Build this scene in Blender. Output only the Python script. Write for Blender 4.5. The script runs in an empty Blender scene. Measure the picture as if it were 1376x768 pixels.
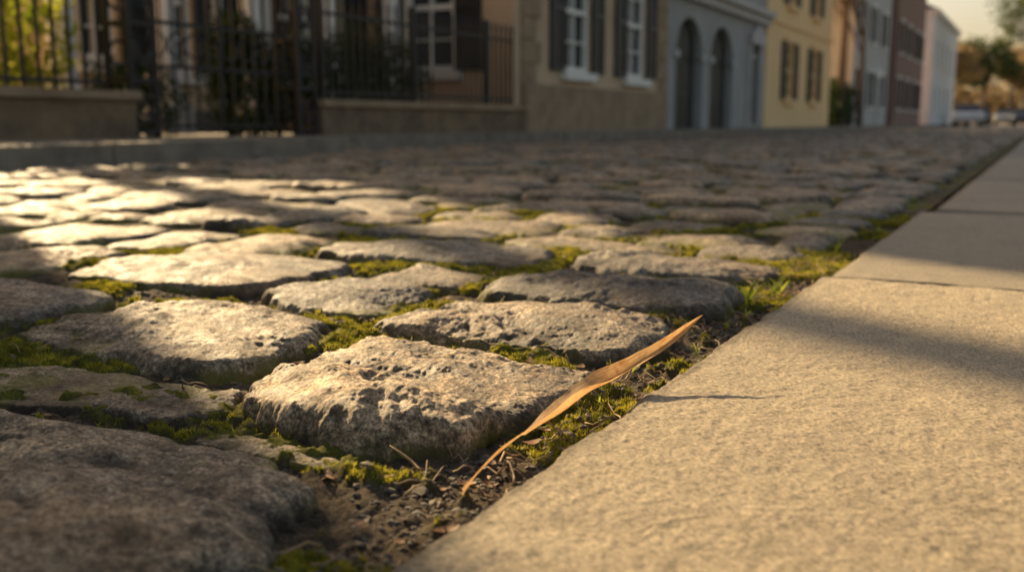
import bpy, math, random
import numpy as np
from mathutils import Vector, Matrix
R = random.Random(7)
rs = np.random.RandomState(11)
scene = bpy.context.scene
scene.view_settings.view_transform = 'Standard'
scene.view_settings.look = 'None'
scene.view_settings.exposure = 0
scene.view_settings.gamma = 1
COL = scene.collection

# ------------------------------------------------------------ noise
_p = np.random.RandomState(1).permutation(256)
PERM = np.concatenate([_p, _p, _p]).astype(np.int32)
_g = np.random.RandomState(2).normal(size=(256, 3))
GR = (_g / np.linalg.norm(_g, axis=1)[:, None]).astype(np.float32)
def pn(x, y, z=0.0):
    x = np.asarray(x, dtype=np.float64); y = np.asarray(y, dtype=np.float64)
    z = np.asarray(z, dtype=np.float64) + np.zeros_like(x)
    xi = np.floor(x).astype(np.int64); yi = np.floor(y).astype(np.int64); zi = np.floor(z).astype(np.int64)
    xf = x - xi; yf = y - yi; zf = z - zi
    xi &= 255; yi &= 255; zi &= 255
    u = xf*xf*xf*(xf*(xf*6-15)+10); v = yf*yf*yf*(yf*(yf*6-15)+10); w = zf*zf*zf*(zf*(zf*6-15)+10)
    def g(a, b, c):
        h = PERM[(PERM[(PERM[(xi+a) & 255] + yi + b) & 255] + zi + c) & 255]
        gg = GR[h]
        return gg[..., 0]*(xf-a) + gg[..., 1]*(yf-b) + gg[..., 2]*(zf-c)
    def L(a, b, t): return a + t*(b-a)
    r = L(L(L(g(0,0,0), g(1,0,0), u), L(g(0,1,0), g(1,1,0), u), v),
          L(L(g(0,0,1), g(1,0,1), u), L(g(0,1,1), g(1,1,1), u), v), w)
    return r*1.5
def sstep(a, b, x):
    t = np.clip((x-a)/(b-a), 0, 1); return t*t*(3-2*t)

# ------------------------------------------------------------ mesh helpers
def np_mesh(name, V, F, mats, attrs=None, smooth=True, parent=None, uv=None):
    V = np.asarray(V, dtype=np.float32); F = np.asarray(F, dtype=np.int32)
    k = F.shape[1]
    me = bpy.data.meshes.new(name)
    me.vertices.add(len(V)); me.vertices.foreach_set('co', V.ravel())
    me.loops.add(F.size); me.loops.foreach_set('vertex_index', F.ravel())
    me.polygons.add(len(F)); me.polygons.foreach_set('loop_start', np.arange(len(F), dtype=np.int32)*k)
    me.update(calc_edges=True)
    me.polygons.foreach_set('use_smooth', np.full(len(F), smooth))
    if attrs:
        for an, arr in attrs.items():
            at = me.attributes.new(an, 'FLOAT', 'POINT')
            at.data.foreach_set('value', np.asarray(arr, dtype=np.float32).ravel())
    if uv is not None:
        ul = me.uv_layers.new(name='UVMap')
        ul.data.foreach_set('uv', np.asarray(uv, dtype=np.float32)[F.ravel()].ravel())
    me.materials.append(mats)
    ob = bpy.data.objects.new(name, me); COL.objects.link(ob)
    if parent: ob.parent = parent
    return ob
def grid_faces(nx, ny, off=0):
    i = np.arange(ny-1)[:, None]*nx + np.arange(nx-1)[None, :]
    i = i.ravel() + off
    return np.stack([i, i+1, i+nx+1, i+nx], 1)
class MB:
    def __init__(s): s.v = []; s.f = []
    def quad(s, *p):
        n = len(s.v); s.v += [tuple(q) for q in p]; s.f.append(tuple(range(n, n+len(p))))
    def obox(s, O, A, C, a0, a1, b0, b1, c0, c1):
        B = Vector((0, 0, 1)); n = len(s.v)
        for c in (c0, c1):
            for b in (b0, b1):
                for a in (a0, a1):
                    s.v.append(tuple(O + A*a + B*b + C*c))
        for f in ((0,1,3,2),(4,6,7,5),(0,4,5,1),(2,3,7,6),(0,2,6,4),(1,5,7,3)):
            s.f.append(tuple(n+i for i in f))
    def box(s, x0, x1, y0, y1, z0, z1):
        s.obox(Vector((0,0,0)), Vector((1,0,0)), Vector((0,1,0)), x0, x1, z0, z1, y0, y1)
    def tube(s, pts, rad, seg=6, cap=True):
        n0 = len(s.v); m = len(pts)
        for i, p in enumerate(pts):
            p = Vector(p)
            d = (Vector(pts[min(i+1, m-1)]) - Vector(pts[max(i-1, 0)]))
            if d.length < 1e-9: d = Vector((0,0,1))
            d.normalize()
            a = d.cross(Vector((.31, .17, .93)) if abs(d.z) < .9 else Vector((1, 0, 0))).normalized()
            b = d.cross(a)
            r = rad[i] if isinstance(rad, (list, tuple)) else rad
            for k in range(seg):
                t = 2*math.pi*k/seg
                s.v.append(tuple(p + a*math.cos(t)*r + b*math.sin(t)*r))
        for i in range(m-1):
            for k in range(seg):
                a_ = n0+i*seg+k; b_ = n0+i*seg+(k+1) % seg
                s.f.append((a_, b_, b_+seg, a_+seg))
        if cap:
            s.f.append(tuple(n0+k for k in range(seg))[::-1])
            s.f.append(tuple(n0+(m-1)*seg+k for k in range(seg)))
    def build(s, name, mat, parent=None, smooth=False):
        me = bpy.data.meshes.new(name); me.from_pydata(s.v, [], s.f); me.update()
        if smooth:
            me.polygons.foreach_set('use_smooth', [True]*len(me.polygons))
        me.materials.append(mat)
        ob = bpy.data.objects.new(name, me); COL.objects.link(ob)
        if parent: ob.parent = parent
        return ob
def empty(name, loc=(0, 0, 0)):
    e = bpy.data.objects.new(name, None); COL.objects.link(e); return e

# ------------------------------------------------------------ materials
class NT:
    def __init__(s, name):
        s.m = bpy.data.materials.new(name); s.m.use_nodes = True
        s.t = s.m.node_tree; s.b = s.t.nodes['Principled BSDF']
        s.tc = s.t.nodes.new('ShaderNodeTexCoord')
    def n(s, typ, **kw):
        x = s.t.nodes.new(typ)
        for k, v in kw.items(): setattr(x, k, v)
        return x
    def l(s, a, b): s.t.links.new(a, b)
    def noise(s, scale, detail=4, rough=.55, vec=None, stretch=None, dist=0):
        x = s.n('ShaderNodeTexNoise'); x.inputs['Scale'].default_value = scale
        x.inputs['Detail'].default_value = detail; x.inputs['Roughness'].default_value = rough
        x.inputs['Distortion'].default_value = dist
        src = vec or s.tc.outputs['Object']
        if stretch:
            mp = s.n('ShaderNodeMapping'); mp.inputs['Scale'].default_value = stretch
            s.l(src, mp.inputs['Vector']); src = mp.outputs['Vector']
        s.l(src, x.inputs['Vector']); return x.outputs['Fac']
    def ramp(s, fac, stops, interp='LINEAR'):
        x = s.n('ShaderNodeValToRGB'); cr = x.color_ramp; cr.interpolation = interp
        while len(cr.elements) < len(stops): cr.elements.new(.5)
        for e, (p, c) in zip(cr.elements, stops):
            e.position = p; e.color = (c[0], c[1], c[2], 1) if hasattr(c, '__len__') else (c, c, c, 1)
        s.l(fac, x.inputs['Fac']); return x.outputs['Color']
    def mix(s, fac, a, b, mode='MIX'):
        x = s.n('ShaderNodeMix', data_type='RGBA', blend_type=mode)
        for i, vv in ((0, fac), (6, a), (7, b)):
            if isinstance(vv, (int, float)): x.inputs[i].default_value = vv
            elif isinstance(vv, tuple): x.inputs[i].default_value = (*vv, 1)
            else: s.l(vv, x.inputs[i])
        return x.outputs[2]
    def math(s, op, a, b=0.0, clamp=False):
        x = s.n('ShaderNodeMath', operation=op, use_clamp=clamp)
        for i, vv in ((0, a), (1, b)):
            if isinstance(vv, (int, float)): x.inputs[i].default_value = vv
            else: s.l(vv, x.inputs[i])
        return x.outputs[0]
    def attr(s, name):
        x = s.n('ShaderNodeAttribute'); x.attribute_name = name; return x.outputs['Fac']
    def bump(s, h, strength, dist, prev=None):
        x = s.n('ShaderNodeBump'); x.inputs['Strength'].default_value = strength
        x.inputs['Distance'].default_value = dist; s.l(h, x.inputs['Height'])
        if prev: s.l(prev, x.inputs['Normal'])
        return x.outputs['Normal']
    def done(s, col, rough=.8, nrm=None, spec=None):
        if isinstance(col, tuple): s.b.inputs['Base Color'].default_value = (*col, 1)
        else: s.l(col, s.b.inputs['Base Color'])
        if isinstance(rough, (int, float)): s.b.inputs['Roughness'].default_value = rough
        else: s.l(rough, s.b.inputs['Roughness'])
        if nrm: s.l(nrm, s.b.inputs['Normal'])
        if spec is not None: s.b.inputs['Specular IOR Level'].default_value = spec
        return s.m
def simple(name, c1, c2=None, scale=3, rough=.8, bscale=30, bdist=.01, bstr=.4, spec=None):
    t = NT(name); c2 = c2 or tuple(x*.75 for x in c1)
    c = t.mix(t.ramp(t.noise(scale, 6, .6), [(.3, 0), (.7, 1)]), c1, c2)
    return t.done(c, rough, t.bump(t.noise(bscale, 4), bstr, bdist), spec)

def mat_cobble():
    t = NT('granite_cobble')
    rnd = t.attr('rnd'); cav = t.attr('cav')
    base = t.ramp(rnd, [(0, (.125, .115, .102)), (.2, (.30, .225, .150)), (.4, (.17, .155, .132)), (.6, (.34, .255, .165)), (.8, (.145, .128, .108)), (1, (.25, .21, .165))])
    n1 = t.ramp(t.noise(9, 8, .66, dist=.5), [(.34, (.38, .37, .36)), (.5, (.95, .92, .88)), (.66, (1.5, 1.36, 1.16))])
    c = t.mix(1.0, base, n1, 'MULTIPLY')
    n1b = t.ramp(t.noise(34, 6, .7, dist=.3), [(.38, .42), (.5, 1.0), (.64, 1.5)])
    c = t.mix(.9, c, n1b, 'MULTIPLY')
    n2 = t.ramp(t.noise(150, 5, .8), [(.38, .22), (.5, 1.0), (.62, 1.95)])
    c = t.mix(.95, c, n2, 'MULTIPLY')
    n5 = t.ramp(t.noise(380, 3, .7), [(.36, .38), (.5, 1.0), (.64, 1.7)])
    c = t.mix(.85, c, n5, 'MULTIPLY')
    n3 = t.ramp(t.noise(55, 6, .78), [(.60, 0), (.66, 1)])
    c = t.mix(t.math('MULTIPLY', n3, .35), c, (.48, .41, .31))
    n4 = t.ramp(t.noise(5, 4, .6), [(.50, 0), (.66, 1)])
    c = t.mix(t.math('MULTIPLY', n4, .45), c, (.24, .14, .07))
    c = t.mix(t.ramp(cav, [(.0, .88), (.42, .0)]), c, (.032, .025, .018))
    sp = t.n('ShaderNodeSeparateXYZ'); t.l(t.tc.outputs['Object'], sp.inputs[0])
    z = sp.outputs['Z']
    nz = t.math('ADD', z, t.math('MULTIPLY', t.math('SUBTRACT', t.noise(28, 5), .5), .045))
    low = t.math('MULTIPLY', t.math('ADD', nz, .010), -75.0, True)
    dirt = t.mix(t.ramp(t.noise(9, 3), [(.43, 0), (.55, 1)]), (.052, .037, .023), (.14, .13, .017))
    c = t.mix(t.math('MULTIPLY', low, .88), c, dirt)
    b = t.bump(t.noise(120, 8, .78), 1., .0034)
    b = t.bump(t.noise(600, 3, .6), .7, .0007, b)
    rg = t.ramp(t.noise(40, 4), [(.3, .50), (.7, .78)])
    return t.done(c, rg, b, .32)
def mat_slab():
    t = NT('sandstone_slab')
    c = t.mix(t.ramp(t.noise(2.6, 6, .6), [(.3, 0), (.7, 1)]), (.62, .505, .35), (.52, .425, .295))
    c = t.mix(.95, c, t.ramp(t.noise(260, 6, .82), [(.37, .40), (.5, 1.0), (.63, 1.45)]), 'MULTIPLY')
    c = t.mix(.8, c, t.ramp(t.noise(28, 6, .65), [(.3, .80), (.7, 1.14)]), 'MULTIPLY')
    c = t.mix(.8, c, t.ramp(t.noise(90, 4, .7), [(.28, .45), (.42, 1.0)]), 'MULTIPLY')
    ed = t.math('MULTIPLY', t.attr('edge'), t.ramp(t.noise(40, 5, .7), [(.3, .4), (.6, 1.3)]), True)
    c = t.mix(t.ramp(ed, [(.0, .0), (1., .85)]), c, (.12, .10, .07))
    c = t.mix(t.attr('far_shade'), c, (.16, .155, .145))  # shade on the slabs past the joint, mixed in as grey colour
    b = t.bump(t.noise(110, 7, .78), 1., .0045)
    b = t.bump(t.noise(420, 5, .8), 1., .0028, b)
    return t.done(c, .78, b, .3)
def mat_dirt():
    t = NT('gap_soil_and_moss')
    m = t.attr('moss')
    soil = t.mix(t.ramp(t.noise(60, 6, .7), [(.3, 0), (.7, 1)]), (.035, .026, .018), (.14, .105, .068))
    soil = t.mix(.7, soil, t.ramp(t.noise(330, 3, .7), [(.35, .5), (.65, 1.7)]), 'MULTIPLY')
    mo = t.mix(t.ramp(t.noise(35, 5), [(.3, 0), (.7, 1)]), (.05, .056, .010), (.22, .20, .024))
    mo = t.mix(.7, mo, t.ramp(t.noise(400, 2), [(.35, .5), (.65, 1.5)]), 'MULTIPLY')
    c = t.mix(m, soil, mo)
    b = t.bump(t.noise(220, 6, .75), 1., .004)
    return t.done(c, .95, b, .2)
def mat_leafy(name, c1, c2, trans=.3, scale=20):
    t = NT(name)
    c = t.mix(t.ramp(t.noise(scale, 2), [(.35, 0), (.65, 1)]), c1, c2)
    m = t.done(c, .6, None, .3)
    tr = t.n('ShaderNodeBsdfTranslucent'); t.l(c, tr.inputs['Color'])
    mx = t.n('ShaderNodeMixShader'); mx.inputs[0].default_value = trans
    t.l(t.b.outputs[0], mx.inputs[1]); t.l(tr.outputs[0], mx.inputs[2])
    t.l(mx.outputs[0], t.t.nodes['Material Output'].inputs['Surface'])
    return m
def mat_blade():
    t = NT('dry_blade')
    uv = t.tc.outputs['UV']
    st = t.noise(1, 5, .7, vec=uv, stretch=(2.5, 28, 1))
    c = t.mix(t.ramp(st, [(.38, 0), (.62, 1)]), (.50, .24, .075), (.90, .62, .30))
    c = t.mix(t.ramp(t.noise(1, 4, .6, vec=uv, stretch=(9, 3, 1)), [(.48, 0), (.68, .75)]), c, (.36, .14, .04))
    t.done(c, .5, t.bump(st, 1., .0014), .4)
    tr = t.n('ShaderNodeBsdfTranslucent'); t.l(c, tr.inputs['Color'])
    mx = t.n('ShaderNodeMixShader'); mx.inputs[0].default_value = .4
    t.l(t.b.outputs[0], mx.inputs[1]); t.l(tr.outputs[0], mx.inputs[2])
    t.l(mx.outputs[0], t.t.nodes['Material Output'].inputs['Surface'])
    return t.m
M_cob = mat_cobble(); M_slab = mat_slab(); M_dirt = mat_dirt(); M_blade = mat_blade()
M_moss = mat_leafy('moss_fronds', (.13, .135, .014), (.48, .42, .04), .4, 30)
M_grass = mat_leafy('sprout_green', (.22, .28, .03), (.40, .42, .06), .5, 40)
M_straw = simple('dry_straw', (.40, .28, .14), (.20, .11, .05), 60, .7, 300, .0005)
M_bark = simple('bark', (.13, .10, .075), (.07, .05, .04), 8, .9, 40, .01)
M_peb = simple('pebble', (.17, .14, .10), (.07, .056, .042), 90, .85, 400, .0005)
M_tan = simple('tan_stucco', (.62, .45, .29), (.47, .34, .215), 1.3, .9, 12, .02)
M_cream = simple('cream_stucco', (.70, .55, .36), (.60, .46, .30), 1.3, .9, 12, .01)
M_quoin = simple('brown_stone', (.40, .28, .17), (.24, .165, .10), 3, .9, 14, .02)
M_grey = simple('grey_stucco', (.40, .39, .37), (.31, .30, .29), 1.2, .9, 12, .01)
M_yel = simple('yellow_stucco', (.90, .63, .33), (.84, .57, .28), 1.0, .9, 12, .01)
M_white = simple('white_paint', (.82, .79, .73), (.76, .73, .67), 3, .5, 30, .003)
M_pale = simple('pale_siding', (.56, .53, .49), (.45, .43, .40), 2, .7, 12, .01)
M_red = simple('red_brick_wall', (.33, .20, .15), (.26, .16, .12), 2, .9, 18, .01)
M_wblue = simple('pale_blue_siding', (.76, .75, .74), (.68, .68, .68), 2, .7, 12, .01)
M_shut = simple('dark_shutter', (.020, .022, .024), (.012, .013, .014), 4, .5, 30, .003)
M_iron = simple('wrought_iron', (.012, .012, .012), (.018, .016, .014), 8, .5, 60, .002)
M_roof = simple('slate_roof', (.10, .10, .11), (.06, .06, .065), 3, .8, 10, .02)
M_door = simple('dark_door', (.030, .028, .026), (.02, .018, .017), 3, .5, 20, .003)
M_lowwall = simple('garden_wall_masonry', (.27, .18, .105), (.12, .085, .055), 4, .95, 10, .03)
M_walk = simple('pavement_stone', (.30, .25, .18), (.21, .17, .13), 1.5, .85, 25, .01)
M_kerb = simple('kerb_stone', (.30, .245, .18), (.15, .125, .095), 5, .8, 25, .01)
M_ground = simple('ground_soil', (.12, .10, .07), (.09, .08, .05), .3, .95, 2, .05)
M_hedge = mat_leafy('hedge_leaf', (.022, .045, .010), (.06, .09, .018), .25, 5)
M_lit = mat_leafy('sunlit_shrub_leaf', (.20, .27, .02), (.46, .46, .04), .6, 4)  # sunlight on the left shrub put into a brighter leaf colour
M_brown = mat_leafy('autumn_leaf', (.24, .16, .075), (.36, .26, .12), .3, 1)
M_dgreen = mat_leafy('tree_leaf', (.06, .085, .025), (.13, .15, .04), .3, 1)
g = NT('window_glass'); M_glass = g.done((.035, .04, .045), .08, None, .6)
rd = NT('cobble_road_far')
vor = rd.n('ShaderNodeTexVoronoi'); vor.inputs['Scale'].default_value = 4
rd.l(rd.tc.outputs['Object'], vor.inputs['Vector'])
M_road = rd.done(rd.mix(rd.noise(6, 5), (.11, .10, .085), (.19, .165, .135)), .65, rd.bump(vor.outputs['Distance'], 1, .03))

# ------------------------------------------------------------ cobblestones
stones = []
def S(x0, x1, y0, y1, zt=0.0, rot=0.0, k=.30, e=.10, am=None, dome=None):
    g_ = .010
    stones.append(dict(cx=(x0+x1)/2, cy=(y0+y1)/2, hx=abs(x1-x0)/2+g_, hy=abs(y1-y0)/2+g_, rot=rot, zt=zt, k=min(.5, k*1.1), e=e*1.25, am=am, dome=dome))
S(-.93, -.395, .235, .590, .008, -.03, .34, .10, 1.25, .024)
S(-.69, -.385, .655, .950, .010, .04, .25, .13, 1.25, .014)
S(-1.17, -.76, .765, 1.055, .002, -.06, .34, .11, 1.0, .018)
S(-1.02, -.66, .618, .728, -.014, .05, .3, .1, .8, .006)
S(-.635, -.455, .602, .638, -.020, .08, .3, .1, .6, .004)
S(-.76, -.385, 1.02, 1.250, .006, .03, .28, .12, 1.2, .014)
S(-1.04, -.80, 1.10, 1.31, .003, -.05, .4, .12, .9)
S(-1.58, -1.07, 1.155, 1.460, .004, .03, .3, .09, .6, .014)
S(-.78, -.385, 1.315, 1.575, .005, -.03, .32, .12, 1.1, .014)
S(-1.04, -.82, 1.35, 1.55, -.004, .06, .35, .1, .8)
S(-1.34, -.825, 1.59, 1.830, .004, .02, .3, .1, .7)
S(-.80, -.40, 1.635, 1.885, .002, .04, .35, .1, 1.0)
def fill(y0, y1, xs, xe, zt=0, lmin=.20, lmax=.48):
    x = xs
    while x > xe:
        L = R.uniform(lmin, lmax); gp = R.uniform(.010, .028)
        if R.random() < .15: L *= .55
        j0 = R.uniform(-.020, .026); j1 = R.uniform(-.026, .020)
        S(x-L, x, y0+j0, y1+j1, zt+R.uniform(-.014, .012), R.uniform(-.10, .10), R.uniform(.28, .5), R.uniform(.09, .14))
        x -= L+gp
EDGE1 = -5.15; EDGE2 = -6.1
for (a, b, xs, z) in [(-.60, -.32, -.40, 0), (-.28, -.05, -.42, 0), (-.01, .205, -.40, 0), (.26, .56, -.97, 0),
                   (.61, .73, -1.05, -.012), (.77, 1.07, -1.20, 0), (1.11, 1.44, -1.62, 0), (1.47, 1.83, -1.64, 0), (1.55,1.80,-1.38,0)]:
    if a == 1.55: S(-1.62,-1.38,1.50,1.82); continue
    fill(a, b, xs, EDGE1, z)
y = 1.925
while y < 48:
    p = R.uniform(.18, .29)
    fill(y, y+p, (-.395 if y < 2.3 else -.365)-R.uniform(0, .03), EDGE1 if y < 6.6 else EDGE2)
    y += p+R.uniform(.012, .026)
Vs = []; Fs = []; A1 = []; A2 = []; off = 0
for i, s in enumerate(stones):
    d = math.hypot(s['cx'], s['cy'])
    sp = .00135*d if d < 1.5 else .00135*d*(1+(d-1.5)*.9)
    sp = min(sp, .06)
    hx, hy = s['hx'], s['hy']
    behind = s['cy'] < .15 or (s['cx'] < -1.6 and s['cy'] < -s['cx']*.62)
    if behind: sp = max(sp, .012)
    nx = int(min(max(2*hx*1.2/sp, 8), 420)); ny = int(min(max(2*hy*1.25/sp, 8), 330))
    u = np.linspace(-1, 1, nx); v = np.linspace(-1, 1, ny)
    U, W = np.meshgrid(u, v); U = U.ravel(); W = W.ravel()
    m = np.maximum(np.maximum(abs(U), abs(W)), 1e-6)
    t = np.clip((m-.80)/.20, 0, 1); e = s['e']
    f = np.where(m < .80, m/.80*(1-e), (1-e)+e*np.sin(t*np.pi/2))
    u2 = U*f/m; v2 = W*f/m
    x = u2*np.sqrt(1-s['k']*v2**2); yy = v2*np.sqrt(1-s['k']*u2**2)
    sd = i*7.31
    r = np.hypot(x, yy)+1e-6; ca = x/r; sa = yy/r
    w = 1+.15*pn(ca*1.2+sd, sa*1.2, sd*.3)+.09*pn(ca*3.2, sa*3.2+sd, 2.2)+.05*pn(ca*8, sa*8+sd, 5.2)+.02*pn(ca*20, sa*20+sd, 5.2)
    w = 1+(w-1)*f**2
    tx = R.uniform(-.11, .11); ty = R.uniform(-.11, .11)
    lx = x*w*hx*(1+tx*yy); ly = yy*w*hy*(1+ty*x)
    tl = (R.uniform(-.03, .03), R.uniform(-.05, .05))
    dome = s['dome'] if s['dome'] is not None else R.uniform(.012, .028)
    z = s['zt'] + lx*tl[0] + ly*tl[1] - .072*(1-np.cos(t*np.pi/2)) - dome*f**3
    c, q = math.cos(s['rot']), math.sin(s['rot'])
    px = s['cx']+lx*c-ly*q; py = s['cy']+lx*q+ly*c
    nz = np.cos(t*np.pi/2*.9); nr = np.sin(t*np.pi/2*.9)
    wx = .018*pn(px*9+sd, py*9, z*9); wy = .018*pn(px*9, py*9+sd, z*9+4)
    X = px+wx; Y = py+wy
    k = s['am'] if s['am'] else R.uniform(.6, 1.15)
    big = .0085*pn(X*5+sd, Y*6.5, z*7)+.0050*pn(X*12, Y*14+sd, z*12)
    rough = sstep(-.15, .30, pn(X*6, Y*7+sd, 3.7))
    th = R.uniform(-.5, .5); Xr = X*math.cos(th)-Y*math.sin(th); Yr = X*math.sin(th)+Y*math.cos(th)
    Lh = pn(Xr*6+sd, Yr*11, z*9)+.40*pn(Xr*15, Yr*24+sd, z*22)+.15*pn(X*45, Y*52, z*50)
    st = .30; fr = Lh/st-np.floor(Lh/st)
    terr = (np.floor(Lh/st)+sstep(.35, .98, fr))*st
    ledge = .0125*(terr*.65+Lh*.35)*(.5+.5*rough)
    mid = (.25+.75*rough)*(.0026*pn(X*26, Y*34, z*30+sd)+.0018*pn(X*62, Y*62+sd, z*60))
    hi = 0*px
    if sp < .012: hi = (.4+rough)*.0010*pn(X*120, Y*120, z*120)
    vh = 0*px
    if sp < .004: vh = .0008*pn(px*260, py*260, z*260)
    D = k*(big*.8+ledge+mid)+hi+vh
    cc = ca*c-sa*q; ss_ = ca*q+sa*c
    VX = px+cc*nr*D*1.3; VY = py+ss_*nr*D*1.3; VZ = z+nz*D
    Vs.append(np.stack([VX, VY, VZ], 1)); Fs.append(grid_faces(nx, ny, off)); off += len(px)
    A1.append(np.full(len(px), R.random()))
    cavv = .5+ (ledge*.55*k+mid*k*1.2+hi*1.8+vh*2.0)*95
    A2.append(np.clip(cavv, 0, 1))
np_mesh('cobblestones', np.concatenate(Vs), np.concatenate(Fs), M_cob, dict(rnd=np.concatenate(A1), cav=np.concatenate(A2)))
KX = -.31
# ------------------------------------------------------------ soil + moss between the stones
near = [s for s in stones if s['cx'] > -2.6 and -.1 < s['cy'] < 3.6]
def inside(x, y, infl):
    r = np.zeros(len(x), bool)
    for s in near:
        dx = x-s['cx']; dy = y-s['cy']; c, q = math.cos(s['rot']), math.sin(s['rot'])
        lx = (dx*c+dy*q)/(s['hx']*infl); ly = (-dx*q+dy*c)/(s['hy']*infl)
        r |= (abs(lx)**3.2+abs(ly)**3.2) < 1
    return r
def mossmask(x, y):
    m = pn(x*6.5+9, y*6.5, 3.3)+.6*pn(x*22, y*22, 1.3)+.5*pn(x*60, y*60, 7.)
    b = .03+.05*sstep(.7, 1.0, y)
    for (mx, my, rr, a) in [(-.42, .60, .05, .5), (-.38, .43, .06, .6), (-.35, .70, .03, .5), (-.36, .82, .04, .4), (-.75, 1.02, .10, .6),
                         (-.58, .985, .08, .5), (-.355, 1.5, .08, .8), (-1.05, .74, .06, .3), (-.62, 1.28, .1, .5), (-.36, 1.95, .15, .7), (-.8,1.6,.1,.5),(-.36,1.12,.05,.3), (-.36,1.25,.05,.4)]:
        b = b + a*np.exp(-((x-mx)**2+(y-my)**2)/(rr*rr))
    b = b - .20*np.exp(-((x+.75)**2/.04+(y-.60)**2/.006))
    return sstep(-.02, .34, m+b-.14)
def gz(x, y):
    m = mossmask(x, y)
    return (-.028+.008*pn(x*9, y*9, .5)+.006*pn(x*37, y*37, 1.5)+.0034*pn(x*110, y*110, 2.5)+.0016*pn(x*280, y*280, 2.5)
            + m*(.010+.005*pn(x*60, y*60, 8.)+.003*pn(x*150, y*150, 8.)))
gx = np.arange(-1.75, -.295, .0032); gy = np.arange(.15, 2.6, .004)
GX, GY = np.meshgrid(gx, gy); GX = GX.ravel(); GY = GY.ravel()
np_mesh('soil', np.stack([GX, GY, gz(GX, GY)], 1), grid_faces(len(gx), len(gy)), M_dirt, dict(moss=mossmask(GX, GY)))
gx = np.arange(-6.3, -.29, .045); gy = np.arange(-1.5, 50, .06)
GX, GY = np.meshgrid(gx, gy); GX = GX.ravel(); GY = GY.ravel()
inn = (GX > -1.72) & (GY > .2) & (GY < 2.55)
mm = mossmask(GX, GY)
np_mesh('soil', np.stack([GX, GY, -.031+.006*pn(GX*9, GY*9, .5)-.05*inn], 1), grid_faces(len(gx), len(gy)), M_dirt, dict(moss=mm))
N = 1500000
x = rs.uniform(-1.75, KX+.004, N); y = .2+2.9*rs.uniform(0, 1, N)**1.3
keep = (mossmask(x, y)+rs.uniform(-.3, .15, N) > .5) & ~inside(x, y, .96)
x = x[keep]; y = y[keep]; n = len(x)
z0 = gz(x, y); dd = np.hypot(x, y)
L = rs.uniform(.0014, .0048, n)*(.8+.25*dd); a = rs.uniform(0, 2*np.pi, n); le = rs.uniform(.2, 1.2, n)
wd = rs.uniform(.0005, .0010, n)*(.7+.5*dd); tw = rs.uniform(0, 2*np.pi, n)
tip = np.stack([x+np.cos(a)*L*le, y+np.sin(a)*L*le, z0+L], 1)
b1 = np.stack([x+np.cos(tw)*wd, y+np.sin(tw)*wd, z0-.001], 1); b2 = np.stack([x-np.cos(tw)*wd, y-np.sin(tw)*wd, z0-.001], 1)
V = np.stack([b1, b2, tip], 1).reshape(-1, 3)
np_mesh('moss', V, np.arange(3*n).reshape(-1, 3), M_moss, smooth=False)

icov = []; phi = (1+5**.5)/2
for a_, b_ in ((1, phi), (-1, phi), (1, -phi), (-1, -phi)):
    icov += [(0, a_, b_), (a_, b_, 0), (b_, 0, a_)]
icov = np.array(icov)/math.hypot(1, phi)
fc = []
for i in range(12):
    for j in range(i+1, 12):
        for k in range(j+1, 12):
            if all(abs(np.linalg.norm(icov[p_]-icov[q_])-1.0515) < .05 for p_, q_ in ((i, j), (j, k), (i, k))):
                nn = np.cross(icov[j]-icov[i], icov[k]-icov[i])
                fc.append((i, j, k) if np.dot(nn, icov[i]) > 0 else (i, k, j))
fc = np.array(fc)
def scatter_gap(n, xr, yr, infl=1.0):
    x = rs.uniform(*xr, n*12); y = rs.uniform(*yr, n*12)
    k = ~inside(x, y, infl); return x[k][:n], y[k][:n]
x, y = scatter_gap(2600, (-1.3, KX-.004), (.25, 2.0))
x2, y2 = scatter_gap(2400, (-.42, KX-.004), (.25, 2.2))
x = np.concatenate([x, x2]); y = np.concatenate([y, y2]); V = []; F = []
for i in range(len(x)):
    r = abs(rs.normal(0, .0015))+.0008
    P = icov*rs.uniform(.6, 1.3, (12, 1))*np.array([r*rs.uniform(.8, 1.6), r*rs.uniform(.8, 1.3), r*rs.uniform(.5, .9)])
    V.append(P+np.array([x[i], y[i], 0])); F.append(fc+12*i)
V = np.concatenate(V); zc = np.repeat(gz(x, y), 12); V[:, 2] += zc+.0005
np_mesh('gravel', V, np.concatenate(F), M_peb, smooth=False)
mb = MB()
x, y = scatter_gap(120, (-1.1, KX-.006), (.28, 2.0))
x2, y2 = scatter_gap(120, (-.41, KX-.006), (.28, 2.0))
for X_, Y_ in zip(np.concatenate([x, x2]), np.concatenate([y, y2])):
    L = R.uniform(.012, .05); a = R.uniform(0, 6.28); z = float(gz(np.array([X_]), np.array([Y_]))[0])+.003
    pts = [(X_+math.cos(a+k*.12)*L*k/4, Y_+math.sin(a+k*.12)*L*k/4, z+R.uniform(0, .004)+k*R.uniform(0, .0035)) for k in range(5)]
    pts = [(min(p[0], KX-.001), p[1], p[2]) for p in pts]
    r = R.uniform(.0004, .0011); mb.tube(pts, [r, r, r, r*.8, r*.4], 5)
mb.build('twigs', M_straw, smooth=True)
V = []; F = []
x, y = scatter_gap(150, (-1.0, KX-.01), (.3, 2.0))
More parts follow.
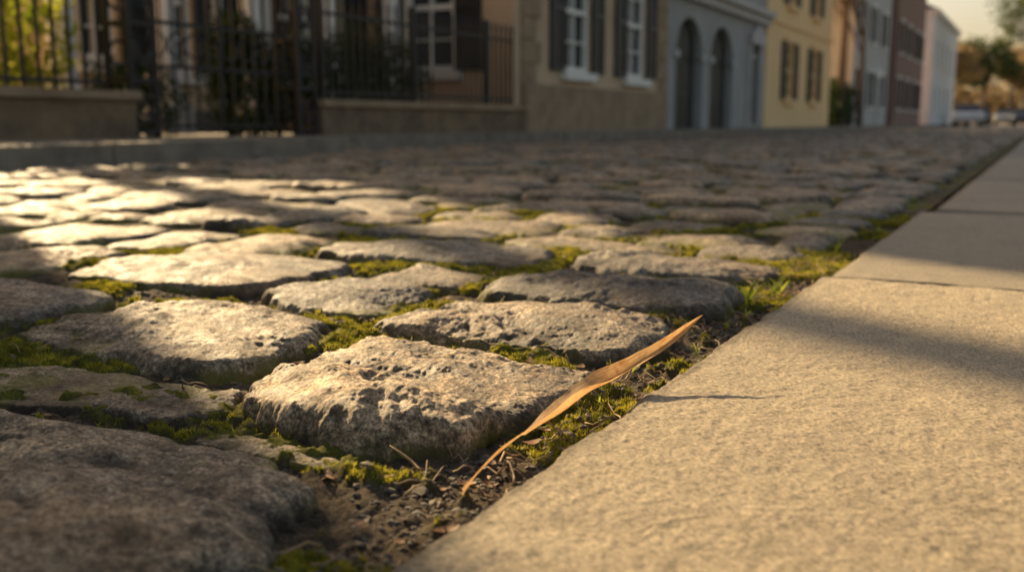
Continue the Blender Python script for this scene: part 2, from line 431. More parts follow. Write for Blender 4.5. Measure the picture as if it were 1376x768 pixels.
for i in range(len(x)):
    z = float(gz(x[i:i+1], y[i:i+1])[0])+.004; r = R.uniform(.003, .010); a = R.uniform(0, 6.28); b0 = len(V)
    cu = R.uniform(-.4, .6)
    for yy_ in range(5):
        for xx_ in range(3):
            p = (yy_-2)/2; q = (xx_-1)*math.sqrt(max(0.02, 1-p*p))*.55
            V.append((x[i]+(p*math.cos(a)-q*math.sin(a))*r, y[i]+(p*math.sin(a)+q*math.cos(a))*r, z+r*cu*abs(q)+r*.3*p*p))
    for yy_ in range(4):
        for xx_ in range(2):
            k = b0+yy_*3+xx_; F.append((k, k+1, k+4, k+3))
np_mesh('leaf_litter', V, F, mat_leafy('litter', (.14, .06, .03), (.30, .16, .065), .2, 30))
mb = MB()
def sprout(cx, cy, h, n):
    z = float(gz(np.array([cx]), np.array([cy]))[0])
    for i in range(n):
        a = R.uniform(0, 6.28); l = R.uniform(.25, .8)*h; hh = h*R.uniform(.6, 1.1); w = R.uniform(.0012, .0026)*(h/.03)
        pr = None
        for k in range(6):
            t = k/5; p = Vector((cx+math.cos(a)*l*t*t, cy+math.sin(a)*l*t*t, z+hh*(t-.25*t*t)))
            ww = w*(1-t**2)*(.5+t)+.0001
            sd = Vector((-math.sin(a), math.cos(a), 0))*ww
            cur = (p-sd, p+sd)
            if pr: mb.quad(pr[0], pr[1], cur[1], cur[0])
            pr = cur
for (cx, cy, h, n) in [(-.37, 1.45, .062, 8), (-.355, 1.58, .062, 9), (-.36, 2.1, .035, 6), (-.35, 1.52, .035, 6), (-.345, 1.12, .028, 5), (-.36, 1.3, .022, 5), (-.38, 1.0, .018, 4),
                     (-.36, .86, .014, 4), (-.6, .62, .012, 4), (-.345, 2.6, .04, 8), (-.345, 3.3, .04, 8), (-.75, 1.04, .014, 5), (-.36, 1.4, .025, 6)]:
    sprout(cx, cy, h, n)
mb.build('grass_sprouts', M_grass)

# ------------------------------------------------------------ dry blade leaf
P = [Vector(p) for p in [(-.352, .592, -.014), (-.361, .66, -.008), (-.357, .749, .0), (-.344, .838, .011), (-.320, .902, .030), (-.296, .976, .056)]]
def cr(P, t):
    n = len(P)-1; s = min(int(t*n), n-1); u = t*n-s
    p0 = P[max(s-1, 0)]; p1 = P[s]; p2 = P[s+1]; p3 = P[min(s+2, n)]
    return .5*((2*p1)+(p2-p0)*u+(2*p0-5*p1+4*p2-p3)*u*u+(3*p1-p0-3*p2+p3)*u**3)
V = []; UV = []; NL = 110; NW = 13
for i in range(NL):
    t = i/(NL-1); p = cr(P, t); d = (cr(P, min(t+.01, 1))-cr(P, max(t-.01, 0))).normalized()
    if t < .30: w = .0030+.0014*(t/.30)
    elif t < .52: q = (t-.30)/.22; w = .0044+.0106*(q*q*(3-2*q))
    else: q = (t-.52)/.48; w = .0150*(1-q)**.95*(1-.1*q)+.0003
    side = d.cross(Vector((0, 0, 1))).normalized(); up = side.cross(d).normalized()
    tw = math.radians(28-70*max(0, min(1, (t-.42)/.5))+(50 if t < .4 else 0)*(1-t/.4))
    sv = side*math.cos(tw)+up*math.sin(tw); nv = -side*math.sin(tw)+up*math.cos(tw)
    for j in range(NW):
        q = j/(NW-1)*2-1
        fold = abs(q)**1.2*w*.65 + .0012*math.sin(t*26+q*2)*(w/.012) + (.0016 if t < .30 else 0)*(1-q*q)
        V.append(p+sv*q*w*(1+.06*math.sin(t*37+q)+.03*math.sin(t*83+q*5))+nv*fold); UV.append((t*3, q*.5+.5))
V = [tuple(v) for v in V]
np_mesh('dry_leaf_blade', V, grid_faces(NW, NL), M_blade, uv=UV)

# ------------------------------------------------------------ pavement slabs
def slab(x0, x1, y0, y1, sp, zt, seed, far_shade):
    nx = int((x1-x0)/sp)+2; ny = int((y1-y0)/sp)+2
    xs = x0+(x1-x0)*np.linspace(0, 1, nx)**(1.35 if sp < .01 else 1.0); ys = np.linspace(y0, y1, ny)
    X, Y = np.meshgrid(xs, ys)
    de = np.minimum(np.minimum(X-x0, x1-X), np.minimum(Y-y0, y1-Y))
    ex = .0060*pn(Y*5, Y*0+seed, 1.)+.0045*pn(Y*19, Y*0+seed, 4.)+.0026*pn(Y*70, Y*0, 4.)
    wob = np.exp(-(X-x0)/.02)
    z = zt+.0024*pn(X*4, Y*4, seed)+.0012*pn(X*15, Y*15, seed)+.0009*pn(X*45, Y*45, seed)
    if sp < .01: z = z+.0009*pn(X*95, Y*95, seed)+.0009*pn(X*190, Y*190, seed)
    rr = .007+.008*np.clip(pn(X*12, Y*12, seed+3), 0, 1)
    z = z-np.where(de < rr, rr*.8*(1-np.sqrt(np.clip(1-(1-de/rr)**2, 0, 1))), 0)
    skirt = (de <= 1e-6)
    Xn = X+ex*wob
    z = np.where(skirt, zt-.12, z)
    ed = np.clip(1-de/.018, 0, 1)
    V = np.stack([Xn.ravel(), Y.ravel(), z.ravel()], 1)
    return V, grid_faces(nx, ny), ed.ravel(), np.full(len(V), far_shade)
par = empty('stone_pavement')
ys = [-3.3, -1.5, .12, 1.680, 3.10, 4.95, 6.7, 8.6, 10.4, 12.3, 14.2, 16.2, 18.2, 20.3, 22.5, 24.8, 27, 29.5, 32, 35, 38, 42, 46, 50]
for i in range(len(ys)-1):
    g_ = .0055
    near_ = (i == 2)
    sp = .0026 if near_ else (.012 if i in (3, ) else .05)
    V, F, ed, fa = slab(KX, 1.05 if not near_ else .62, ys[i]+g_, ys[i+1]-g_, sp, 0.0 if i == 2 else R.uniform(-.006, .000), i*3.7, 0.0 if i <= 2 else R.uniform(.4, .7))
    np_mesh('slab_%d' % i, V, F, M_slab, dict(edge=ed, far_shade=fa), parent=par)
V, F, ed, fa = slab(.628, 1.05, .1245, 1.6755, .03, 0, 99, 0.0)
np_mesh('slab_inner', V, F, M_slab, dict(edge=ed, far_shade=fa), parent=par)
mb = MB(); mb.box(KX+.02, 1.08, -3.3, 50, -.12, -.02); mb.build('bedding', M_dirt, par)
mb = MB(); mb.box(1.06, 4.8, -6, 50, -.12, -.004); mb.build('inner_pavement', M_walk, par)
mb = MB(); mb.box(-.35, 4.8, 50, 130, -.12, .0); mb.build('far_pavement', M_walk, par)

# ------------------------------------------------------------ ground, far road, opposite pavement
mb = MB(); mb.quad((-900, -900, -.09), (900, -900, -.09), (900, 900, -.09), (-900, 900, -.09)); mb.build('ground', M_ground)
mb = MB(); mb.quad((-6.2, 47.5, -.02), (-.32, 47.5, -.02), (-.32, 400, -.02), (-6.2, 400, -.02)); mb.build('road', M_road)
par = empty('opposite_pavement')
mb = MB()
mb.box(-7.6, EDGE1-.22, -12, 6.8, -.1, .11); mb.box(-7.6, EDGE2-.22, 6.8, 130, -.1, .11); mb.build('paving', M_walk, par)
mb = MB(); yy_ = -12
while yy_ < 6.75:
    L = min(R.uniform(.7, 1.3), 6.8-yy_); mb.box(EDGE1-.22, EDGE1-.03+R.uniform(-.01, .01), yy_+.006, yy_+L-.006, -.1, .12+R.uniform(-.008, .006)); yy_ += L
mb.box(EDGE2-.2, EDGE1-.22, 6.8, 6.98, -.1, .116)
yy_ = 7.0
while yy_ < 130:
    L = R.uniform(.9, 1.6); mb.box(EDGE2-.22, EDGE2-.03+R.uniform(-.01, .01), yy_+.006, yy_+L-.006, -.1, .12+R.uniform(-.008, .006)); yy_ += L
mb.build('kerb', M_kerb, par)

# ------------------------------------------------------------ buildings
UPV = Vector((0, 0, 1))
def wall(mb, O, A, C, W, H, ops, depth=.25):
    ca = sorted(set([0, W]+[o[0] for o in ops]+[o[1] for o in ops])); cb = sorted(set([0, H]+[o[2] for o in ops]+[o[3] for o in ops]))
    P = lambda a, b, c: O+A*a+UPV*b+C*c
    for i in range(len(ca)-1):
        for j in range(len(cb)-1):
            am = (ca[i]+ca[i+1])/2; bm = (cb[j]+cb[j+1])/2
            if any(o[0] < am < o[1] and o[2] < bm < o[3] for o in ops): continue
            mb.quad(P(ca[i], cb[j], 0), P(ca[i+1], cb[j], 0), P(ca[i+1], cb[j+1], 0), P(ca[i], cb[j+1], 0))
    for (a0, a1, b0, b1) in [o[:4] for o in ops]+[(0, W, 0, H)]:
        for (p, q) in (((a0, b0), (a1, b0)), ((a1, b0), (a1, b1)), ((a1, b1), (a0, b1)), ((a0, b1), (a0, b0))):
            mb.quad(P(*p, 0), P(*q, 0), P(*q, -depth), P(*p, -depth))
def window(pt, O, A, C, a0, a1, b0, b1, shut=True, trim=True):
    G, Wh, Sh = pt['glass'], pt['trim'], pt['shutters']
    P = lambda a, b, c: O+A*a+UPV*b+C*c
    G.quad(P(a0, b0, -.16), P(a1, b0, -.16), P(a1, b1, -.16), P(a0, b1, -.16))
    w = a1-a0; h = b1-b0; f = .09
    for (x0, x1) in ((a0, a0+f), (a1-f, a1)): Wh.obox(O, A, C, x0, x1, b0, b1, -.13, -.04)
    for (y0, y1) in ((b0, b0+f), (b1-f, b1), (b0+h/2-.04, b0+h/2+.04)): Wh.obox(O, A, C, a0+f, a1-f, y0, y1, -.128, -.042)
    Wh.obox(O, A, C, a0+w/2-.02, a0+w/2+.02, b0+f, b0+h/2-.04, -.14, -.06); Wh.obox(O, A, C, a0+w/2-.02, a0+w/2+.02, b0+h/2+.04, b1-f, -.14, -.06)
    for q in (.25, .75): Wh.obox(O, A, C, a0+f, a1-f, b0+h*q-.015, b0+h*q+.015, -.137, -.063)
    Wh.obox(O, A, C, a0-.12, a1+.12, b0-.14, b0-.002, .004, .12)
    if trim:
        Wh.obox(O, A, C, a0-.1, a1+.1, b1+.002, b1+.16, .003, .07)
    if shut:
        sw = w*.5
        for x0 in (a0-sw-.02, a1+.02):
            for (y0, y1) in ((b0, b0+.08), (b0+h/2-.05, b0+h/2+.05), (b1-.08, b1)): Sh.obox(O, A, C, x0, x0+sw, y0, y1, .012, .06)
            for xx in (x0, x0+sw-.07): Sh.obox(O, A, C, xx, xx+.07, b0, b1, .013, .058)
            k = b0+.1
            while k < b1-.1: Sh.obox(O, A, C, x0+.06, x0+sw-.06, k, k+.05, .014, .045); k += .085
            Sh.obox(O, A, C, x0+.06, x0+sw-.06, b0+.05, b1-.05, .008, .02)
def archfill(mb, O, A, C, a0, a1, b1, r, depth=.25):
    P = lambda a, b, c: O+A*a+UPV*b+C*c
    cx = (a0+a1)/2; n = 14
    for i in range(n):
        t0 = math.pi*i/n; t1 = math.pi*(i+1)/n
        p0 = (cx+(a1-a0)/2*math.cos(t0), b1-r+(r-.02)*math.sin(t0)); p1 = (cx+(a1-a0)/2*math.cos(t1), b1-r+(r-.02)*math.sin(t1))
        mb.quad(P(p0[0], b1, 0), P(p1[0], b1, 0), P(*p1, 0), P(*p0, 0))
        mb.quad(P(*p0, 0), P(*p1, 0), P(*p1, -depth), P(*p0, -depth))
def house(name, O, A, C, W, H, D, mw, wins, doors=(), arches=(), roof='gable', shut=True, base=None, course=None, trim=None, side=None, quoin=None):
    O = Vector(O); A = Vector(A); C = Vector(C)
    par = empty(name)
    pt = dict(glass=MB(), trim=MB(), shutters=MB()); Wm = MB(); Dm = MB()
    ops = [w for w in wins]+[d for d in doors]+[a for a in arches]
    wall(Wm, O, A, C, W, H, ops)
    Wm.obox(O, A, C, 0, W, 0, H, -D, -.25)
    for w in wins: window(pt, O, A, C, *w[:4], shut=shut)
    for d in doors:
        a0, a1, b0, b1 = d[:4]
        Dm.obox(O, A, C, a0, a1, b0, b1-.35, -.2, -.12)
        pt['trim'].obox(O, A, C, a0-.16, a0-.003, b0, b1, .004, .1); pt['trim'].obox(O, A, C, a1+.003, a1+.16, b0, b1, .004, .1)
        pt['trim'].obox(O, A, C, a0-.22, a1+.22, b1+.003, b1+.2, .005, .16)
        pt['trim'].obox(O, A, C, a0, a1, b1-.35, b1-.27, -.18, -.03)
        P = lambda a, b, c: O+A*a+UPV*b+C*c
        q = [P(a0-.24, b1+.203, .01), P(a1+.24, b1+.203, .01), P((a0+a1)/2, b1+.55, .01)]; q2 = [p+C*.15 for p in q]
        pt['trim'].quad(*q2); pt['trim'].quad(q[0], q2[0], q2[2], q[2]); pt['trim'].quad(q[1], q2[1], q2[2], q[2]); pt['trim'].quad(q[0], q[1], q2[1], q2[0])
        pt['glass'].quad(P(a0, b1-.27, -.15), P(a1, b1-.27, -.15), P(a1, b1, -.15), P(a0, b1, -.15))
        for k in range(3):
            for s_ in (0, 1):
                w_ = (a1-a0)/2
                Dm.obox(O, A, C, a0+s_*w_+.07, a0+(s_+1)*w_-.07, b0+.15+k*.65, b0+.65+k*.65, -.118, -.10)
    for a in arches:
        a0, a1, b0, b1 = a[:4]; r = (a1-a0)/2*.9
        archfill(Wm, O, A, C, a0, a1, b1, r)
        Dm.obox(O, A, C, a0, (a0+a1)/2-.01, b0, b1, -.24, -.2); Dm.obox(O, A, C, (a0+a1)/2+.01, a1, b0, b1, -.24, -.2)
        for q in (a0, a1):
            pt['trim'].obox(O, A, C, q-.14, q+.14, b1-r-.06, b1-r+.08, .006, .06)
        for k in range(4):
            w_ = (a1-a0)/4
            for j in range(3): Dm.obox(O, A, C, a0+k*w_+.06, a0+(k+1)*w_-.06, b0+.15+j*.75, b0+.75+j*.75, -.198, -.18)
    Wm.build('walls', mw, par)
    if base:
        b = MB()
        segs = [(0, W)]
        for d in list(doors)+list(arches):
            ns = []
            for (s0, s1) in segs:
                if d[0]-.17 > s0 and d[1]+.17 < s1: ns += [(s0, d[0]-.17), (d[1]+.17, s1)]
                else: ns.append((s0, s1))
            segs = ns
        for (s0, s1) in segs: b.obox(O, A, C, s0, s1, 0, base[0], .003, .07)
        b.build('plinth', base[1], par)
    if quoin:
        b = MB(); z = 0; k = 0
        while z < H-.4:
            w_ = .62 if k % 2 else .45
            b.obox(O, A, C, -.035, w_, z+.012, z+.34, -.4 if k % 2 else -.6, .04); b.obox(O, A, C, W-w_, W+.02, z+.012, z+.34, -.2, .035); z += .355; k += 1
        b.build('quoins', quoin, par)
    if course:
        for (c0, c1, pr) in course: pt['trim'].obox(O, A, C, -.02, W+.02, c0, c1, .002, pr)
    pt['trim'].obox(O, A, C, -.12, W+.12, H-.003, H+.22, -D-.15, .28)
    for k in range(int(W/.5)): pt['trim'].obox(O, A, C, .1+k*.5, .25+k*.5, H-.22, H-.006, .004, .2)
    if side:
        Os = O+C*(-D)-A*.012; As = C; Cs = -A
        sw = MB(); wall(sw, Os-A*.24, As, Cs, D, H-.01, side, .24); sw.build('side_wall', mw, par)
        for w in side: window(pt, Os-A*.24, As, Cs, *w[:4], shut=True)
    if trim is None: trim = M_white
    if pt['glass'].v: pt['glass'].build('window_panes', M_glass, par)
    pt['trim'].build('trim', trim, par)
    if pt['shutters'].v: pt['shutters'].build('shutters', M_shut, par)
    if Dm.v: Dm.build('doors', M_door, par)
    r = MB(); P = lambda a, b, c: O+A*a+UPV*b+C*c
    hr = H+.22; pk = hr+2.0
    r.quad(P(-.15, hr, .3), P(W+.15, hr, .3), P(W-.8, pk, -D/2), P(.8, pk, -D/2)); r.quad(P(-.15, hr, -D-.2), P(W+.15, hr, -D-.2), P(W-.8, pk, -D/2), P(.8, pk, -D/2))
    r.quad(P(-.15, hr, .3), P(.8, pk, -D/2), P(-.15, hr, -D-.2)); r.quad(P(W+.15, hr, .3), P(W-.8, pk, -D/2), P(W+.15, hr, -D-.2))
    r.obox(O, A, C, W*.3, W*.3+.8, hr+.6, pk+1.2, -D/2-.3, -D/2+.3)
    r.build('roof', M_roof, par)
    return par
YA = (0, 1, 0); XC = (1, 0, 0)
g0 = .11
house('unseen_shade_house', (-7.35, -6.0, g0), YA, XC, 10.55, 6.5, 7, M_tan, [(a, a+1, b, b+1.8) for a in (1.2, 4, 7, 9) for b in (1, 4.2)])  # out-of-view house added to block the sun beside the light band
P1 = house('porch_house', (-10.5, 9.35, g0), YA, XC, 4.60, 7.4, 2.5, M_cream, [(.25, 1.05, .8, 2.7), (2.8, 3.6, .8, 2.7), (.25, 1.05, 4.6, 6.4), (2.8, 3.6, 4.6, 6.4)], doors=[(1.55, 2.4, .2, 2.75)])
mb = MB(); wO = Vector((-10.55, 8.4, g0)); wg = [(.2, .75, .9, 2.6)]
wall(mb, wO, Vector(YA), Vector(XC), .94, 3.2, wg); mb.obox(wO, Vector(YA), Vector(XC), 0, .94, 0, 3.2, -1.8, -.25); mb.build('wing_walls', M_cream, P1)
pt = dict(glass=MB(), trim=MB(), shutters=MB()); window(pt, wO, Vector(YA), Vector(XC), *wg[0], shut=False); pt['glass'].build('wing_panes', M_glass, P1); pt['trim'].build('wing_trim', M_white, P1)
mb = MB()
for yc in (7.42, 8.85, 10.35, 12.0, 13.6):
    mb.tube([(-9.4, yc, g0+.35+z) for z in (0, .08, .081, .16, .2, 2.7, 2.74, 2.82)], [.21, .21, .18, .18, .15, .13, .16, .18], 16)
    mb.box(-9.62, -9.18, yc-.22, yc+.22, g0, g0+.35)
mb.box(-10.5, -9.15, 7.2, 13.9, g0+3.17, g0+3.5); mb.build('porch_columns', M_white, P1)
mb = MB(); mb.box(-10.45, -9.65, 7.2, 13.9, g0, g0+.30); mb.box(-9.1, -8.8, 10.6, 11.8, g0, g0+.17); mb.box(-9.62, -9.1, 10.6, 11.8, g0, g0+.29); mb.build('porch_floor', M_walk, P1)
house('stone_house', (-7.3, 14.1, g0), YA, XC, 6.7, 7.6, 7, M_tan, [(1.55, 2.65, 1.0, 3.05), (4.35, 5.45, 1.0, 3.05), (1.55, 2.65, 4.7, 6.6), (4.35, 5.45, 4.7, 6.6)],
      base=(.75, M_quoin), course=[(3.7, 3.95, .12)], side=[(5.0, 5.95, .95, 2.95), (2.9, 3.8, .95, 2.95), (5.0, 5.95, 4.7, 6.5)], quoin=M_quoin)
house('grey_arcade_house', (-7.28, 20.85, g0), YA, XC, 8.4, 7.8, 7, M_grey, [(.9, 1.9, 4, 5.8), (3.6, 4.6, 4, 5.8), (6.3, 7.3, 4, 5.8)],
      doors=[(6.7, 7.65, .1, 2.25)], arches=[(.55, 2.5, 0, 2.5), (3.15, 5.1, 0, 2.5)], course=[(2.85, 3.05, .16), (3.05, 3.2, .3)], trim=M_pale)
house('yellow_house', (-7.25, 29.3, g0), YA, XC, 9.7, 7.8, 8, M_yel, [(2.4, 3.5, .85, 2.6), (6.2, 7.3, .85, 2.6), (2.4, 3.5, 3.7, 5.4), (6.2, 7.3, 3.7, 5.4)], course=[(3.05, 3.15, .06)], trim=M_yel)
house('pale_house', (-7.6, 46.0, g0), YA, XC, 11, 7.6, 8, M_pale, [(a, a+1, b, b+1.6) for a in (1.2, 4.6, 8.2) for b in (.9, 3.9)], doors=[(6.3, 7.3, .1, 2.3)])
house('brick_house', (-7.3, 57.4, g0), YA, XC, 13, 8.6, 8, M_red, [(a, a+1, b, b+1.6) for a in (1.2, 4.6, 8.2, 11) for b in (.9, 3.9)])
house('weatherboard_house', (-7.3, 76, g0), YA, XC, 20, 7.6, 8, M_wblue, [(a, a+1.2, b, b+1.7) for a in (1.2, 4.8, 8.4, 12, 15.6) for b in (.9, 4.2)], shut=False)

# ------------------------------------------------------------ garden wall, fences, gate
def iron_fence(name, y0, y1, z0, z1, x=-7.32):
    mb = MB(); y = y0
    while y <= y1:
        mb.box(x-.013, x+.013, y-.013, y+.013, z0, z1)
        mb.quad((x-.03, y, z1), (x, y-.03, z1), (x, y, z1+.13)); mb.quad((x, y-.03, z1), (x+.03, y, z1), (x, y, z1+.13)); mb.quad((x+.03, y, z1), (x, y+.03, z1), (x, y, z1+.13)); mb.quad((x, y+.03, z1), (x-.03, y, z1), (x, y, z1+.13))
        y += .15
    for z in (z0+.08, z1-.16): mb.box(x-.018, x+.018, y0-.02, y1+.02, z, z+.035)
    k = y0
    while k < y1:
        mb.box(x-.03, x+.03, k-.03, k+.03, z0, z1+.1); k += 1.9
    mb.build(name, M_iron)
def garden_wall(y0, y1, z1):
    par = empty('garden_wall')
    mb = MB(); mb.box(-7.52, -7.12, y0, y1, -.05, z1-.07); mb.build('masonry', M_lowwall, par)
    mb = MB(); yy = y0-.03
    while yy < y1:
        L = min(R.uniform(.7, 1.1), y1+.03-yy); mb.box(-7.56, -7.07, yy+.004, yy+L-.004, z1-.068, z1+R.uniform(0, .012)); yy += L
    mb.build('coping', M_quoin, par)
garden_wall(4.6, 6.35, .52); garden_wall(8.95, 13.95, .50)
iron_fence('iron_fence', 4.65, 6.2, .5, 1.62); iron_fence('iron_fence', 9.2, 13.9, .5, 1.62)
par = empty('iron_gate'); mb = MB()
def ring(cy, cz, r, x=-7.32, w=.011):
    mb.tube([(x, cy+math.cos(t*math.pi/8)*r, cz+math.sin(t*math.pi/8)*r) for t in range(17)], w, 5, False)
for py in (6.5, 8.75):
    for dy in (-.14, .14):
        for dx in (-.14, .14): mb.box(-7.32+dx-.024, -7.32+dx+.024, py+dy-.024, py+dy+.024, .1, 2.5)
    for z in (.15, .6, 1.1, 1.6, 2.1, 2.45): mb.box(-7.48, -7.16, py-.16, py+.16, z, z+.04)
    for z in (.37, .87, 1.37, 1.87): 
        ring(py, z, .11, -7.17, .016); ring(py, z, .06, -7.17, .016); ring(py, z, .11, -7.47, .016)
    mb.tube([(-7.32, py, z) for z in (2.45, 2.55, 2.62, 2.75, 2.9)], [.1, .04, .08, .06, .01], 8)
mb.build('gate_piers', M_iron, par); mb = MB()
for (a, b) in ((6.7, 7.6), (7.63, 8.57)):
    y = a
    while y < b+.01: mb.box(-7.330, -7.310, y-.010, y+.010, .16, 2.0+.25*math.sin((y-a)/(b-a)*math.pi)); y += (b-a)/6
    for z in (.2, .75, 1.15, 1.95): mb.box(-7.338, -7.30, a, b, z, z+.035)
    for k in range(4): ring(a+(k+.5)*(b-a)/4, .97, (b-a)/8.5)
mb.build('gate_leaves', M_iron, par)

# ------------------------------------------------------------ foliage
def foliage(name, blobs, n, size, mat, seed=1, parent=None):
    r = np.random.RandomState(seed); V = []
    w = np.array([b[3]*b[4]*b[5] for b in blobs]); w = w/w.sum()
    for (cx, cy, cz, rx, ry, rz), ww in zip(blobs, w):
        m = int(n*ww); d = r.normal(size=(m, 3)); d /= np.linalg.norm(d, axis=1)[:, None]
        rad = r.uniform(.35, 1.0, m)**.5
        lump = 1+.35*pn(d[:, 0]*2.2+cx, d[:, 1]*2.2+cy, d[:, 2]*2.2+seed)+.2*pn(d[:, 0]*6+cx, d[:, 1]*6+cy, d[:, 2]*6)
        p = d*(rad*lump)[:, None]*np.array([rx, ry, rz])+np.array([cx, cy, cz])
        hole = pn(p[:, 0]*2.2/rx, p[:, 1]*2.2/ry, p[:, 2]*2.2/rz) > -.28
        p = p[hole]; m = len(p)
        a = r.normal(size=(m, 3)); a /= np.linalg.norm(a, axis=1)[:, None]
        b = np.cross(a, r.normal(size=(m, 3))); b /= np.linalg.norm(b, axis=1)[:, None]
        s = size*r.uniform(.6, 1.3, (m, 1))
        V.append(np.stack([p-a*s, p-b*s*.45, p+a*s, p+b*s*.45], 1).reshape(-1, 3))
    V = np.concatenate(V); V[:, 2] = np.maximum(V[:, 2], .0)
    return np_mesh(name, V, np.arange(len(V)).reshape(-1, 4), mat, smooth=False, parent=parent)
foliage('garden_shrub', [(-8.1, 5.65, 1.05, .5, .55, .8), (-8.2, 6.1, .95, .45, .40, .6), (-8.8, 5.2, 1.2, .6, .6, .9)], 6500, .045, M_lit, 3)
foliage('garden_shrub', [(-8.0, 8.75, .65, .45, .55, .65), (-8.1, 8.6, 1.15, .3, .35, .35)], 8000, .035, M_hedge, 4)
foliage('hedge', [(-8.0, y_, .85, .4, .55, .6+.12*math.sin(y_*3)) for y_ in np.arange(9.6, 12.3, .55)], 11000, .035, M_hedge, 5)
foliage('garden_shrub', [(-8.2, 7.3, .45, .35, .6, .45)], 3000, .035, M_hedge, 14)
foliage('hedge', [(-21, y_, 1.4, 1.0, 1.6, 1.6) for y_ in np.arange(6, 24, 1.6)], 14000, .12, M_hedge, 16)
foliage('hedge', [(-7.9, y_, .9, .8, 1.3, 1.1) for y_ in np.arange(40, 46, 1.2)], 9000, .09, M_hedge, 6)
def tree(name, base, h, r0, seed, spread=.5, leaves=None, nleaf=0, lsize=.1, depth=5, lean=(0, 0)):
    rr = random.Random(seed); par = empty(name); mb = MB(); tips = []
    def br(p, d, L, r, lv):
        pts = [p]; rad = [r]; n = 5
        for i in range(n):
            d = (d+Vector((rr.uniform(-1, 1), rr.uniform(-1, 1), rr.uniform(-.4, .7)))*(.12 if lv else .012)).normalized()
            p = p+d*L/n; pts.append(p); rad.append(r*(1-.45*(i+1)/n))
            if lv < depth and i >= (3 if lv == 0 else 1) and rr.random() < .75:
                a = Vector((rr.uniform(-1, 1), rr.uniform(-1, 1), rr.uniform(-.1, .8))).normalized()
                br(p, (d*(1-spread)+a*spread).normalized(), L*rr.uniform(.5, .7), rad[-1]*.55, lv+1)
        mb.tube([tuple(q) for q in pts], rad, 8 if lv < 2 else 4, False)
        if lv < depth:
            for k in range(2):
                a = Vector((rr.uniform(-1, 1), rr.uniform(-1, 1), rr.uniform(0, .8))).normalized()
                br(p, (d*(1-spread)+a*spread).normalized(), L*rr.uniform(.6, .75), rad[-1]*.75, lv+1)
        else: tips.append(p)
    br(Vector(base), Vector((lean[0], lean[1], 1)).normalized(), h*.42, r0, 0)
    mb.build('trunk_and_limbs', M_bark, par, True)
    if leaves:
        r = np.random.RandomState(seed); T = np.array([tuple(t) for t in tips])
        idx = r.randint(0, len(T), nleaf); p = T[idx]+r.normal(0, h*.035, (nleaf, 3))
        a = r.normal(size=(nleaf, 3)); a /= np.linalg.norm(a, axis=1)[:, None]
        b = np.cross(a, r.normal(size=(nleaf, 3))); b /= np.linalg.norm(b, axis=1)[:, None]; s = lsize
        V = np.stack([p-a*s, p-b*s*.5, p+a*s, p+b*s*.5], 1).reshape(-1, 3)
        np_mesh('crown', V, np.arange(len(V)).reshape(-1, 4), leaves, smooth=False, parent=par)
tree('unseen_shadow_tree', (-14.0, 9.10, 0), 23, .17, 5, .3, depth=2)  # out-of-view tree added to cast a soft shadow stripe on the slab
tree('unseen_shadow_tree', (-7.4, 42.3, 0), 11, .2, 9, .5, depth=5)
tree('unseen_shadow_tree', (-7.0, 44.6, 0), 9, .15, 19, .5, M_brown, 1500, .08, depth=5)
tree('leafy_tree', (-6.0, 118, 0), 8, .25, 21, .55, M_dgreen, 6500, .20)
tree('leafy_tree', (-8.5, 104, 0), 7, .25, 22, .55, M_brown, 5000, .18)
tree('autumn_tree', (-2.5, 135, 0), 8, .25, 23, .55, M_brown, 6000, .20)
tree('autumn_tree', (-4.5, 150, 0), 9, .25, 25, .55, M_brown, 6000, .20)
tree('leafy_tree', (-.2, 82, 0), 9.5, .25, 24, .5, M_dgreen, 5000, .14)
foliage('distant_trees', [(x_, 190+R.uniform(-10, 20), 3.5, 5, 5, R.uniform(3.5, 6)) for x_ in range(-40, 40, 6)], 30000, .5, M_brown, 8)

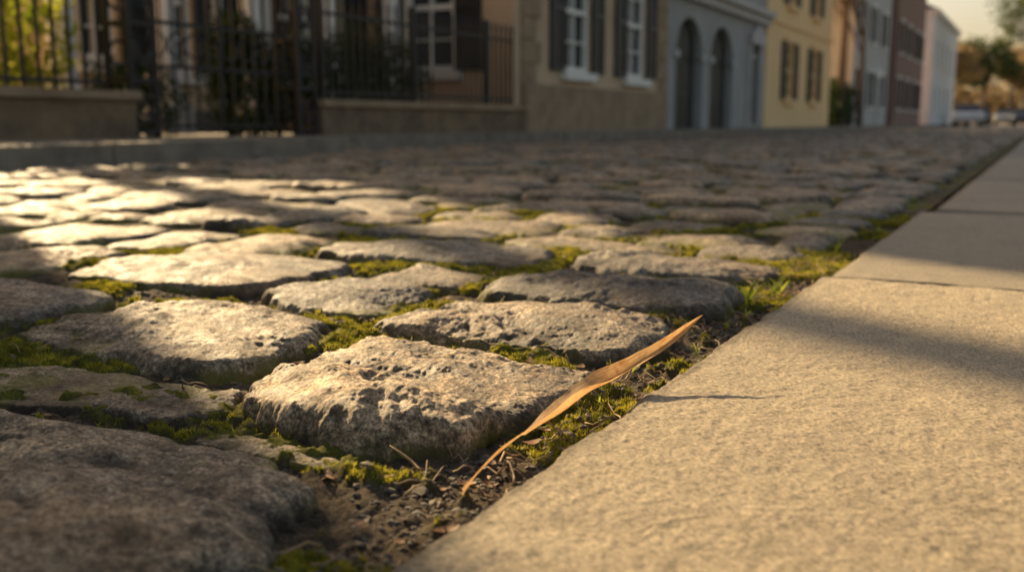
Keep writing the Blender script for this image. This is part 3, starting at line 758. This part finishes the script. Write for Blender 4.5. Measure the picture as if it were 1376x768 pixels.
# ------------------------------------------------------------ parked cars
def car(x, y, paint, k):
    par = empty('parked_car')
    mp = simple('car_paint_%d' % k, paint, tuple(c*.95 for c in paint), 1, .25, 1, .0001)
    prof = [(-2.2, .35), (-2.25, .6), (-2.15, .85), (-1.9, .95), (-1.0, 1.0), (.9, 1.0), (1.9, .82), (2.2, .68), (2.25, .45), (2.15, .3)]
    cab = [(-1.75, .97), (-1.15, 1.42), (.25, 1.45), (1.05, .99)]
    def loft(pr, ws):
        mb = MB(); n = len(pr); secs = []
        for (sx, sc) in ws:
            mz = sum(p[1] for p in pr)/n; my = sum(p[0] for p in pr)/n
            secs.append([(x+sx, y+my+(p[0]-my)*sc, mz+(p[1]-mz)*sc) for p in pr])
        for i in range(len(secs)-1):
            for j in range(n): mb.quad(secs[i][j], secs[i][(j+1) % n], secs[i+1][(j+1) % n], secs[i+1][j])
        mb.quad(*secs[0]); mb.quad(*secs[-1]); return mb
    loft(prof, [(-.88, .93), (-.82, .99), (0, 1), (.82, .99), (.88, .93)]).build('body', mp, par, False)
    loft(cab, [(-.76, .9), (-.70, 1), (.70, 1), (.76, .9)]).build('windows', M_glass, par)
    mb = MB(); mb.box(x-.66, x+.66, y-1.2, y+.28, 1.435, 1.475)
    for sx in (-.74, .70): mb.box(x+sx, x+sx+.05, y-.5, y-.42, .98, 1.44)
    mb.build('roof', mp, par)
    mb = MB()
    for wy in (-1.4, 1.4):
        for wx in (-.9, .68): mb.tube([(x+wx, y+wy, .33), (x+wx+.22, y+wy, .33)], .33, 18)
    mb.build('wheels', M_door, par)
    mb = MB()
    for sx in (-.8, .5): mb.box(x+sx, x+sx+.3, y-2.28, y-2.2, .62, .76)
    mb.build('lights', M_white, par)
car(-4.6, 74, (.6, .65, .7), 0); car(-4.8, 88, (.08, .09, .12), 1); car(-3.2, 100, (.35, .37, .4), 2); car(-1.7, 96, (.05, .06, .08), 3)

# ------------------------------------------------------------ light
EL = math.radians(25.5); AZ = (-.866, .5)
sv = Vector((AZ[0]*math.cos(EL), AZ[1]*math.cos(EL), math.sin(EL)))
sl = bpy.data.lights.new('sun', 'SUN'); sl.energy = 11.0; sl.angle = math.radians(.5); sl.color = (1, .74, .41)
so = bpy.data.objects.new('sun', sl); so.rotation_euler = sv.to_track_quat('Z', 'Y').to_euler(); COL.objects.link(so)
w = bpy.data.worlds.new('World'); scene.world = w; w.use_nodes = True
nt = w.node_tree; sky = nt.nodes.new('ShaderNodeTexSky'); sky.sky_type = 'NISHITA'; sky.sun_disc = False
sky.sun_elevation = EL; sky.sun_rotation = math.radians(300); sky.dust_density = 4; sky.air_density = 1.0
mx = nt.nodes.new('ShaderNodeMix'); mx.data_type = 'RGBA'; mx.blend_type = 'MULTIPLY'; mx.inputs[0].default_value = 1
mx.inputs[7].default_value = (1.0, .87, .71, 1)
nt.links.new(sky.outputs[0], mx.inputs[6]); nt.links.new(mx.outputs[2], nt.nodes['Background'].inputs['Color'])
nt.nodes['Background'].inputs['Strength'].default_value = .20

# ------------------------------------------------------------ camera
cam = bpy.data.cameras.new('camera'); co = bpy.data.objects.new('camera', cam); COL.objects.link(co); scene.camera = co
cam.sensor_width = 36; cam.lens = 35; cam.clip_start = .02; cam.clip_end = 3000
co.location = (0, 0, .25); co.rotation_euler = (math.radians(90-9.3), 0, math.radians(27.9))
cam.dof.use_dof = True; cam.dof.focus_distance = .97; cam.dof.aperture_fstop = 4.6; cam.dof.aperture_blades = 9
